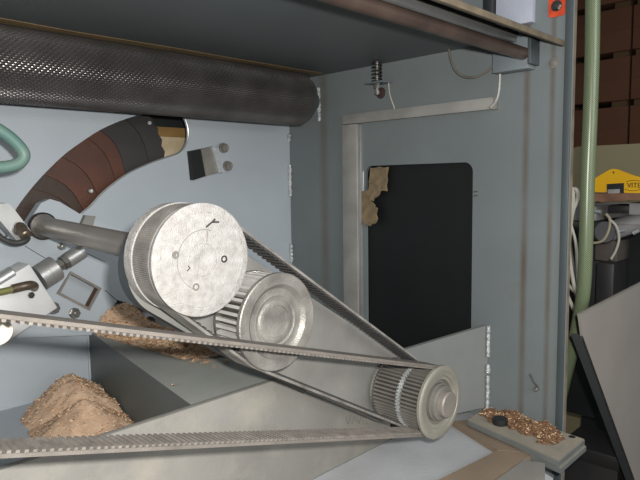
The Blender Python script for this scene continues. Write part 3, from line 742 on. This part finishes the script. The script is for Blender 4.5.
ZA = -.280; ZBASE = -.454
bm = NB(); bx(bm, (-.45, YP, ZBASE), (.80, YP + .010, ZA), bevel=.001)
t = thing('front_plate', (.5, YP, ZBASE), 'dusty grey upright plate along the front of the beam behind the lower belt run', 'plate')
obj('plate', bm, dusty, t)
bm = NB()
strokes = [[(346, 416), (347, 421), (348, 424), (350, 420), (350, 415)], [(352, 424), (354, 416), (357, 423)], [(357, 416), (359, 424), (361, 417)], [(363, 417), (363, 425)], [(366, 418), (366, 424), (368, 424)]]
for s_ in strokes: tube(bm, [P(*p, Y=YP - .0002) for p in s_], .0004, 4, 0)
obj('faint_marks', bm, smudge, t)
# base plate
bm = NB(); plate(bm, [(-.45, .36), (.86, .36), (.90, .45), (.998, .45), (.998, YP), (-.45, YP)], [], ZBASE - .008, ZBASE, 'Z'); obj('base_plate', bm, base_m, label='blue-grey dusty base plate in the foreground under the belts', cat='plate')
# tan rails on base (lie along X) and under the bars
def Zq(px, z=ZBASE): return [(lambda p: (p.x, p.y))(P(*q, Z=z)) for q in px]
def slab(name, px, z0, z1, m_, **k):
    bm = NB(); plate(bm, Zq(px, z1), [], z0, z1, 'Z'); return obj(name, bm, m_, smooth=0, **k)
slab('base_rail', [(452, 421), (476, 419), (538, 453), (498, 450)], ZBASE, ZBASE + .0095, tan_m, label='sawdust covered tan strip right below the small pulley', cat='rail')
slab('base_rail', [(430, 484), (498, 450), (535, 453), (520, 462), (478, 490)], ZBASE, ZBASE + .009, tan_m, label='sawdust covered tan rail in the foreground under the bar ends', cat='rail')
slab('base_rail', [(482, 490), (524, 460), (545, 463), (545, 490)], ZBASE, ZBASE + .010, dusty, label='grey outer rail at the bottom edge right of the tan rail', cat='rail')

# ================================================================== the two stacked bars with sawdust
Ztop = -.432; cor = [P(*p, Z=Ztop) for p in ((467, 420), (487, 406), (585, 439), (559, 461))]
bar_ms = [mat('bar_paint', (118, 122, 120), .5, .1, (100, 104, 102), 20, .5, .2, 300), mat('dusty_bar_top', (158, 148, 132), .8, 0, (136, 130, 118), 30, .5, .3, 500)]
def bar(z0, z1, dx, dy, label, nm='steel_bar', half=False):
    bm = NB(); plate(bm, [(p.x + dx, p.y + dy) for p in (cor if not half else [cor[0].lerp(cor[3], .55), cor[1].lerp(cor[2], .55), cor[2], cor[3]])], [], z0, z1, 'Z')
    bmesh.ops.recalc_face_normals(bm, faces=bm.faces)
    bmesh.ops.bevel(bm, geom=[e_ for e_ in bm.edges if len(e_.link_faces) == 2 and e_.calc_face_angle() > .5], offset=.0012, segments=2, affect='EDGES')
    for f in bm.faces:
        f.normal_update()
        if f.normal.z > .8: f.material_index = 1
    return obj(nm, bm, bar_ms, label=label, cat='bar', recalc=False)
bar(Ztop - .0105, Ztop, 0, 0, 'upper painted steel bar covered with sawdust, sticking out at lower right')
bar(Ztop - .0215, Ztop - .0115, .002, -.002, 'lower steel bar directly beneath the outer end of the sawdust covered bar', half=True)
# puck and washer
t = thing('rubber_puck', P(500, 421, Z=Ztop), 'small black rubber puck lying at the wide end of the upper bar', 'puck')
bm = NB(); lathe(bm, P(500, 424, Z=Ztop), (0, 0, 1), [(0, .0125), (.002, .0135), (.0095, .0135), (.011, .0115), (.0105, .005)], 24); obj('puck_body', bm, blackm, t)
bm = NB(); lathe(bm, P(572, 437, Z=Ztop), (0, 0, 1), [(0, .0055), (.0008, .0052)], 20); obj('bolt_hole_plug', bm, blackm, label='dark round plug near the outer end of the upper bar', cat='plug')

# ------------------------------------------------------------------ sawdust heaps
def heap(name, label, hf, x0, x1, y0, y1, zb_, step, nchips, seed, mats=(chip_l, chip_m, chip_d), cs=(.002, .005), m_=None):
    rnd = random.Random(seed)
    bm = NB(); nx = int((x1 - x0) / step); ny = int((y1 - y0) / step); G = {}
    H = {}
    for i in range(nx + 1):
        for j in range(ny + 1):
            x = x0 + i * step; y = y0 + j * step; H[i, j] = hf(x, y)
    for (i, j), h_ in H.items():
        if h_ > -.004: G[i, j] = bm.verts.new((x0 + i * step, y0 + j * step, zb_ + max(h_, 0)))
    for i in range(nx):
        for j in range(ny):
            ks = [(i, j), (i + 1, j), (i + 1, j + 1), (i, j + 1)]
            if all(k in G for k in ks) and any(H[k] > 0 for k in ks): bm.faces.new([G[k] for k in ks])
    for v in [v for v in bm.verts if not v.link_faces]: bm.verts.remove(v)
    t = thing(name, (sum(v.co.x for v in bm.verts) / len(bm.verts), sum(v.co.y for v in bm.verts) / len(bm.verts), zb_), label, 'sawdust')
    t['kind'] = 'stuff'
    obj('dust_heap', bm, m_ or saw, t, kind='stuff', smooth=60)
    for mm, share in zip(mats, (.5, .35, .15)):
        bm = NB(); c_ = 0; tries = 0
        while c_ < nchips * share and tries < nchips * 20:
            tries += 1
            x, y = rnd.uniform(x0, x1), rnd.uniform(y0, y1); h_ = hf(x, y)
            if h_ < .0005: continue
            c_ += 1; L_ = rnd.uniform(*cs); wd = L_ * rnd.uniform(.15, .5); a = rnd.uniform(0, 2 * pi); tl_ = rnd.uniform(-.5, .5)
            d = V(cos(a) * cos(tl_), sin(a) * cos(tl_), sin(tl_)); s_ = V(-sin(a), cos(a), rnd.uniform(-.4, .4)).normalized(); up = d.cross(s_)
            c0 = V(x, y, zb_ + h_ + .0006); vs = []
            r1 = [bm.verts.new(c0 - d * L_ / 2 + s_ * q * wd / 2 + up * w_) for q, w_ in ((-1, 0), (1, 0), (0, .0008))]
            r2 = [bm.verts.new(c0 + d * L_ / 2 + s_ * q * wd / 2 * .8 + up * (w_ + .0004)) for q, w_ in ((-1, 0), (1, 0), (0, .0008))]
            ring_faces(bm, [r1, r2])
        if c_: obj('wood_chips', bm, mm, t, kind='stuff', smooth=0)
def nz(x, y, s, a): return a * noise.noise(V(x * s, y * s, 1.3))
def h_big(x, y):
    d = sqrt(((x - .405) / 1.0) ** 2 + ((y - .975) / 1.25) ** 2 + .0005) 
    # left skirt lower
    h1 = .100 - d * 1.15
    d2 = sqrt(((x - .375)) ** 2 + ((y - .89) / 1.2) ** 2); h2 = .052 - d2 * .62
    h_ = max(h1, h2)
    h_ = min(h_, .064 - d * .10)
    # stay clear of the beam
    n_ = V(dirb.y, -dirb.x, 0)
    side = (V(x, y, 0) - V(b1.x, b1.y, 0)).dot(V(-dirb.y, dirb.x, 0))
    if side > -.004 and side < .0: pass
    bxs = b1.x + (e.x - b1.x) * (YB - y) / (YB - YP - .012)
    if x > bxs - .002: return -1
    if y > YB - .004: return -1
    gap = bxs - x
    h_ = min(h_, .02 + gap * .75)
    return h_ + nz(x, y, 40, .005) + nz(x, y, 110, .002) + nz(x, y, 14, .006)
heap('sawdust_heap', 'tall heap of pale brown sawdust on the bay floor at lower left', h_big, .22, .62, .62, 1.088, ZF, .003, 1300, 3, cs=(.0015, .0045))
def h_beam(x, y):
    cxm = .52 + (1.08 - y) * .10
    wd = .060
    top = .058 * max(0, 1 - (1.085 - y) / .07) + .010 * max(0, 1 - (1.085 - y) / .36) + .003
    d = abs(x - cxm - .005) / wd
    if y < .70 or y > 1.062: return -1
    endf = min(1, (y - .755) / .06)
    bxs = b1.x + (e.x - b1.x) * (YB - y) / (YB - YP - .012)
    if x < bxs + .002: return -1
    return top * (1 - d ** 2) * endf + nz(x, y, 60, .003) + nz(x, y, 150, .0015) - (0.001 if d < 1 else .01)
heap('sawdust_heap', 'thin streak of sawdust and chips on top of the box beam below the large pulley', h_beam, .40, .70, .70, 1.086, ZB - .002, .003, 2600, 4, cs=(.002, .007))
def h_bar(x, y):
    # along the bar
    f = (cor[1].y - y) / (cor[1].y - cor[2].y)     # 0 at wall end .. 1 outer end
    if f < .05 or f > .9: return -1
    xl = cor[0].x + (cor[3].x - cor[0].x) * f; xr = cor[1].x + (cor[2].x - cor[1].x) * f
    xr = min(xr, .998) if y > YE else xr
    if x < xl + .004 or x > xr - .002: return -1
    g = (x - xl) / (xr - xl)
    h_ = .010 * (1 - ((g - .76) / .40) ** 2) * (1 - ((f - .45) / .5) ** 2) - .002 + nz(x, y, 45, .007)
    if f < .2 and g < .45: h_ -= .004
    return h_ + nz(x, y, 120, .0035)
heap('sawdust_heap', 'reddish wood chips scattered on the upper steel bar at lower right', h_bar, .86, 1.0, .34, .56, Ztop, .002, 1000, 5, mats=(mat('red_chip', (146, 112, 84), .9, 0, (112, 84, 60), 100, .5), chip_d, chip_l), cs=(.0025, .0065), m_=mat('red_sawdust', (132, 98, 70), .95, 0, (100, 72, 50), 120, .5, .9, 500))
# small dark knob on the beam heap
t = thing('black_knob', P(152, 322, Y=.98), 'small black knob on a stem behind the rear of the large pulley', 'knob')
kp = P(152, 321, Y=1.03)
bm = NB(); lathe(bm, kp + V(0, .012, 0), D, [(0, .006), (.003, .008), (.010, .008), (.013, .005)], 20); obj('knob_head', bm, blackm, t)
bm = NB(); cyl(bm, kp + V(0, .012, 0), V(kp.x, 1.068, kp.z), .0035, 12); obj('stem', bm, steel_d, t)

# ================================================================== background workshop
# stacked cartons on timber spacers, rows receding behind the machine
XC = 4.0; cw = .47; ch_ = .262; pitch = .30
lays = ['bottom', 'second', 'third', 'fourth', 'fifth', 'sixth', 'seventh', 'eighth']
for col in range(4):
    for row in range(8):
        z0 = -1.06 + row * pitch + .036
        y0 = .32 + col * cw
        if row == 7 and col > 2: continue
        t = thing('carton', (XC + .25, y0 + cw / 2, z0), 'brown carton, %s layer from the floor, %s of the stack' % (lays[row], ['rightmost column', 'second column from the right', 'third column from the right', 'leftmost column'][col]), 'carton', 'stacked brown cartons in the background')
        bm = NB(); bx(bm, (XC, y0 + .006, z0), (XC + .5, y0 + cw - .006, z0 + ch_), bevel=.004); obj('box_body', bm, carton, t)
        bm = NB(); bx(bm, (XC - .0015, y0 + .008, z0 + ch_ / 2 - .0015), (XC, y0 + cw - .008, z0 + ch_ / 2 + .0015)); obj('flap_seam', bm, chip_d, t, smooth=0)
    for row in range(8):
        z0 = -1.06 + row * pitch - .002
        for k in range(2):
            y0 = .32 + col * cw + (.02 if k == 0 else cw - .11)
            bm = NB(); bx(bm, (XC + .02, y0, z0 - (.038 if row == 0 else 0)), (XC + .48, y0 + .09, z0 + .038), bevel=.002)
            obj('timber_spacer', bm, wood, label='%s timber spacer under the carton of the %s layer, %s' % (['right', 'left'][k], lays[row], ['rightmost column', 'second column from the right', 'third column from the right', 'leftmost column'][col]), cat='spacer', group='timber spacers between the cartons')
# overhead rack with boards
t = thing('timber_rack', (3.6, 1.3, 1.34), 'overhead rack of brown wooden boards at the top right', 'rack')
for k in range(16):
    bm = NB(); y0 = .3 + k * .13; bx(bm, (2.8, y0, 1.36 - .0), (4.6, y0 + .11, 1.385), bevel=.003); obj('board', bm, wood, t)
for k in range(3):
    bm = NB(); x0 = 2.9 + k * .7; bx(bm, (x0, .3, 1.385), (x0 + .06, 2.4, 1.45), bevel=.003); obj('bearer', bm, wood, t)
for yy in (.22, 2.42):
    bm = NB(); bx(bm, (3.6, yy, -1.1), (3.66, yy + .06, 1.45), bevel=.003); obj('post', bm, greyd, t)
# beige cabinet
bm = NB(); a = P(570, 147, X=2.3)
plate(bm, rrect((a.y + .1) / 2, (a.z - 1.1) / 2, a.y - .1, a.z + 1.1, .03), [], 2.3, 2.75, 'X')
t = thing('beige_cabinet', (2.5, .5, -1.1), 'beige enamelled machine cabinet with a rounded corner behind the yellow guard', 'cabinet')
obj('cabinet_body', bm, beige, t, smooth=40)
bm = NB(); bx(bm, (2.285, .14, -.75), (2.3, a.y - .06, -.10), bevel=.004); obj('door', bm, beige, t)

# neighbouring machine: bed, board, yellow guard, motor
XM = 1.66
def mx(px, py, X=XM): return P(px, py, X=X)
def xbox(bm, p0, p1, X, dp, bevel=.003):
    a = P(*p0, X=X); b_ = P(*p1, X=X); bx(bm, (X, min(a.y, b_.y), min(a.z, b_.z)), (X + dp, max(a.y, b_.y), max(a.z, b_.z)), bevel=bevel)
t = thing('neighbour_machine', (XM + .15, .5, -1.1), 'grey metal machine with round motor standing behind the green hose', 'machine')
bm = NB(); xbox(bm, (566, 206), (596, 221), XM, .3); obj('grey_box', bm, greym, t)
bm = NB(); xbox(bm, (566, 222), (670, 226), XM, .3); obj('cross_rail', bm, greym, t)
bm = NB(); xbox(bm, (629, 203), (672, 216), XM - .02, .2); obj('grey_box', bm, greym, t)
bm = NB(); cyl(bm, mx(596, 236, XM + .03), mx(652, 217, XM + .03), .026, 28, ch=.003); obj('motor_tube', bm, greym, t)
bm = NB(); cyl(bm, mx(591, 234), mx(605, 232, XM - .05), .03, 28, ch=.003); obj('motor', bm, greyd, t)
bm = NB(); xbox(bm, (608, 205), (630, 213), XM, .1); obj('clamp', bm, greyd, t)
bm = NB(); xbox(bm, (595, 240), (617, 262), XM + .02, .1); obj('column', bm, mat('brown_grey', (92, 84, 78), .6), t)
bm = NB(); xbox(bm, (596, 262), (612, 330), XM - .02, .1, .006); obj('post', bm, greyd, t)
bm = NB(); xbox(bm, (560, 228), (598, 420), XM + .12, .25); obj('rear_frame', bm, blackm, t)
a = P(615, 300, X=XM + .02); bm = NB(); bx(bm, (XM + .35, .15, -1.1), (XM + .6, .75, -.10), bevel=.003); obj('pedestal', bm, blackm, t)
a = P(640, 215, X=XM)
bm = NB(); bx(bm, (XM + .05, a.y - .1, -1.1), (XM + .12, a.y - .03, P(640, 216, X=XM + .05).z), bevel=.003); obj('leg', bm, greyd, t)
# small bright fittings
bm = NB(); cyl(bm, mx(594, 211, XM - .03), mx(601, 212, XM - .03), .006, 12); cyl(bm, mx(620, 231, XM - .03), mx(625, 230, XM - .03), .005, 12); cyl(bm, mx(633, 233, XM - .03), mx(639, 230, XM - .03), .006, 12); obj('bright_fitting', bm, weld, t)
# brown board with ragged edge
bm = NB(); top = []; bot = []
for i in range(22):
    px = 588 + i * 4.5; top.append(PX(px, 193.5 - (px - 600) * .01, XM - .06)); bot.append(PX(px, 202 + 2.0 * noise.noise(V(px * .2, 0, 0)) - (px - 600) * .055, XM - .06))
plate(bm, top + bot[::-1], [], XM - .06, XM + .18, 'X'); obj('ragged_board', bm, brownb, label='brown wooden board with a ragged lower edge under the yellow guard', cat='board', smooth=0)
# yellow guard
XY = XM - .05
t = thing('yellow_guard', P(613, 193, X=XY), 'yellow triangular machine guard with an oval emblem and a dark slot', 'guard')
yp = [(592, 192), (592, 180), (603, 173.5), (609, 170), (613, 168.8), (617, 169.3), (632, 175), (650, 180), (672, 190), (672, 194)]
a0, a1, a2, a3 = (607, 184), (624, 183), (624, 193), (607, 194)
hl = [PX(613.5 + 1.3 * cos(k * pi / 6), 172.5 + 1.3 * sin(k * pi / 6), XY) for k in range(12)]
bm = NB(); plate(bm, [PX(*p, XY) for p in yp], [hl], XY, XY + .012, 'X'); obj('guard_plate', bm, yellow, t, smooth=0)
bm = NB(); plate(bm, [PX(*p, XY) for p in (a0, a1, a2, a3)], [], XY - .0012, XY - .0001, 'X'); obj('dark_slot', bm, blackm, t, smooth=0)
bm = NB(); plate(bm, [PX(*p, XY) for p in ((608, 189.5), (620, 189), (620, 193), (608, 193.5))], [], XY - .003, XY - .0013, 'X'); obj('grey_block', bm, greym, t, smooth=0)
bm = NB(); ec = (633.5, 185.5)
tube(bm, [P(ec[0] + 11 * cos(k * pi / 18), ec[1] + 5.2 * sin(k * pi / 18) - .04 * 11 * cos(k * pi / 18), X=XY - .0004) for k in range(-13, 15)], .0007, 5, 0); obj('oval_emblem', bm, mat('emblem_brown', (92, 70, 10), .6), t)
cu = bpy.data.curves.new('emblem_text', 'FONT'); cu.body = 'VITE'; cu.size = .018; cu.extrude = .0004; cu.align_x = 'CENTER'; cu.align_y = 'CENTER'
ot = bpy.data.objects.new('tmp', cu); C.objects.link(ot); dg = bpy.context.evaluated_depsgraph_get()
me = bpy.data.meshes.new_from_object(ot.evaluated_get(dg)); bpy.data.objects.remove(ot)
bm = NB(); bm.from_mesh(me); cc = P(ec[0] + .5, ec[1], X=XY - .0008)
for v in bm.verts: v.co = V(cc.x - v.co.z, cc.y - v.co.x * .9, cc.z + v.co.y)
obj('emblem_lettering', bm, MATS['emblem_brown'], t, smooth=0)
# cables
G = 'white cables hanging behind the green hose'
XK = 1.35
paths = [
 [(566, 190), (571, 188), (573, 200), (569, 225), (565, 260), (566, 290), (575, 312)],
 [(567, 192), (575, 189), (578, 197), (572, 215), (569, 250), (574, 285), (580, 305)],
 [(563, 186), (569, 191), (576, 192), (583, 189)],
 [(568, 195), (565, 215), (562, 245), (560, 275), (562, 310)],
 [(571, 225), (576, 245), (577, 275), (578, 300)],
 [(562, 270), (569, 285), (578, 296)]]
clab = ['white cable looping highest over the rail and falling beside the side panel edge', 'second white cable, falling nearer to the green hose', 'short white cable lying across the top of the bunch', 'thin white cable closest to the side panel edge', 'thin white cable lowest between the others and the green hose', 'thin white cable crossing at the bottom of the bunch']
for k, pp in enumerate(paths):
    bm = NB(); tube(bm, [P(*p, X=XK + .012 * k) for p in pp], .0044 if k < 3 else .0034, 8)
    obj('white_cable', bm, wcable, label=clab[k], cat='cable', group=G)
bm = NB(); tube(bm, [P(*p, X=1.5) for p in [(606, 214), (610, 220), (608, 232), (602, 241), (592, 243), (585, 241)]], .0032, 8); obj('loop_cable', bm, mat('cream_cable', (176, 166, 136), .6), label='cream cable looping behind the green hose at the motor', cat='cable')
bm = NB(); tube(bm, [P(*p, X=1.5) for p in [(609, 219), (616, 226), (619, 238), (616, 250), (611, 259)]], .0030, 8); obj('short_cable', bm, wcable, label='white cable bowing right of the motor down to the dark post', cat='cable')
# thin black cables among them
bm = NB(); tube(bm, [P(*p, X=1.48) for p in [(573, 215), (570, 240), (574, 270), (580, 310)]], .004, 8); obj('black_cable', bm, blackh, label='black cable hanging among the white cables', cat='cable')
# green hose
bm = NB(); pts = [(594, -60), (593, -10), (592, 60), (590, 120), (587.5, 180), (586, 240), (583.5, 290), (577, 330), (569, 362), (561, 395), (556, 425), (552, 470), (552, 560)]
tube(bm, [P(*p, X=1.2 + .0006 * max(0, p[1] - 280) ) for p in pts], .0135, 20, 6, uv=True)
obj('green_hose', bm, greenhose, label='green braided water hose hanging past the front edge of the side panel', cat='hose')
# leaning grey door
t = thing('grey_panel_door', P(610, 470, Y=.40), 'grey painted metal panel leaning at the bottom right', 'panel')
YD = .40
dp = [(580, 314), (656, 275), (667, 380), (667, 567), (635, 480), (583, 336)]
bm = NB(); plate(bm, [PB(*p, Y=YD) for p in dp], [], YD, YD + .005, 'Y')
obj('panel_sheet', bm, panelg, t, smooth=0)
bm = NB(); a = [PB(*p, Y=YD) for p in ((667, 567), (635, 480), (583, 336))]
plate(bm, a + [(p[0] + .006, p[1]) for p in a[::-1]], [], YD + .0005, YD + .022, 'Y'); obj('folded_flange', bm, paneld, t, smooth=0)
bm = NB(); tube(bm, [P(*p, Y=YD - .001) for p in ((580, 314), (656, 275))], .0014, 6, 0); obj('edge_trim', bm, duct_m, t)
# dark clutter on the floor behind
rnd = random.Random(5)
spots = [(590, 450, 1.44, .13)]
for k, (px, py, X, s_) in enumerate(spots):
    p = P(px, py, X=X)
    t = thing('dark_crate', (p.x, p.y, -1.1), 'dark crate on the floor between the steel bars and the leaning panel', 'crate')
    bm = NB(); bx(bm, (p.x, p.y - s_ / 2, -1.1), (p.x + s_, p.y + s_ / 2, p.z), bevel=.005); obj('crate_body', bm, greyd, t)
    bm = NB(); bx(bm, (p.x - .008, p.y - s_ / 2 - .004, p.z - .03), (p.x + s_, p.y + s_ / 2 + .004, p.z + .004), bevel=.002); obj('crate_rim', bm, greyd, t)
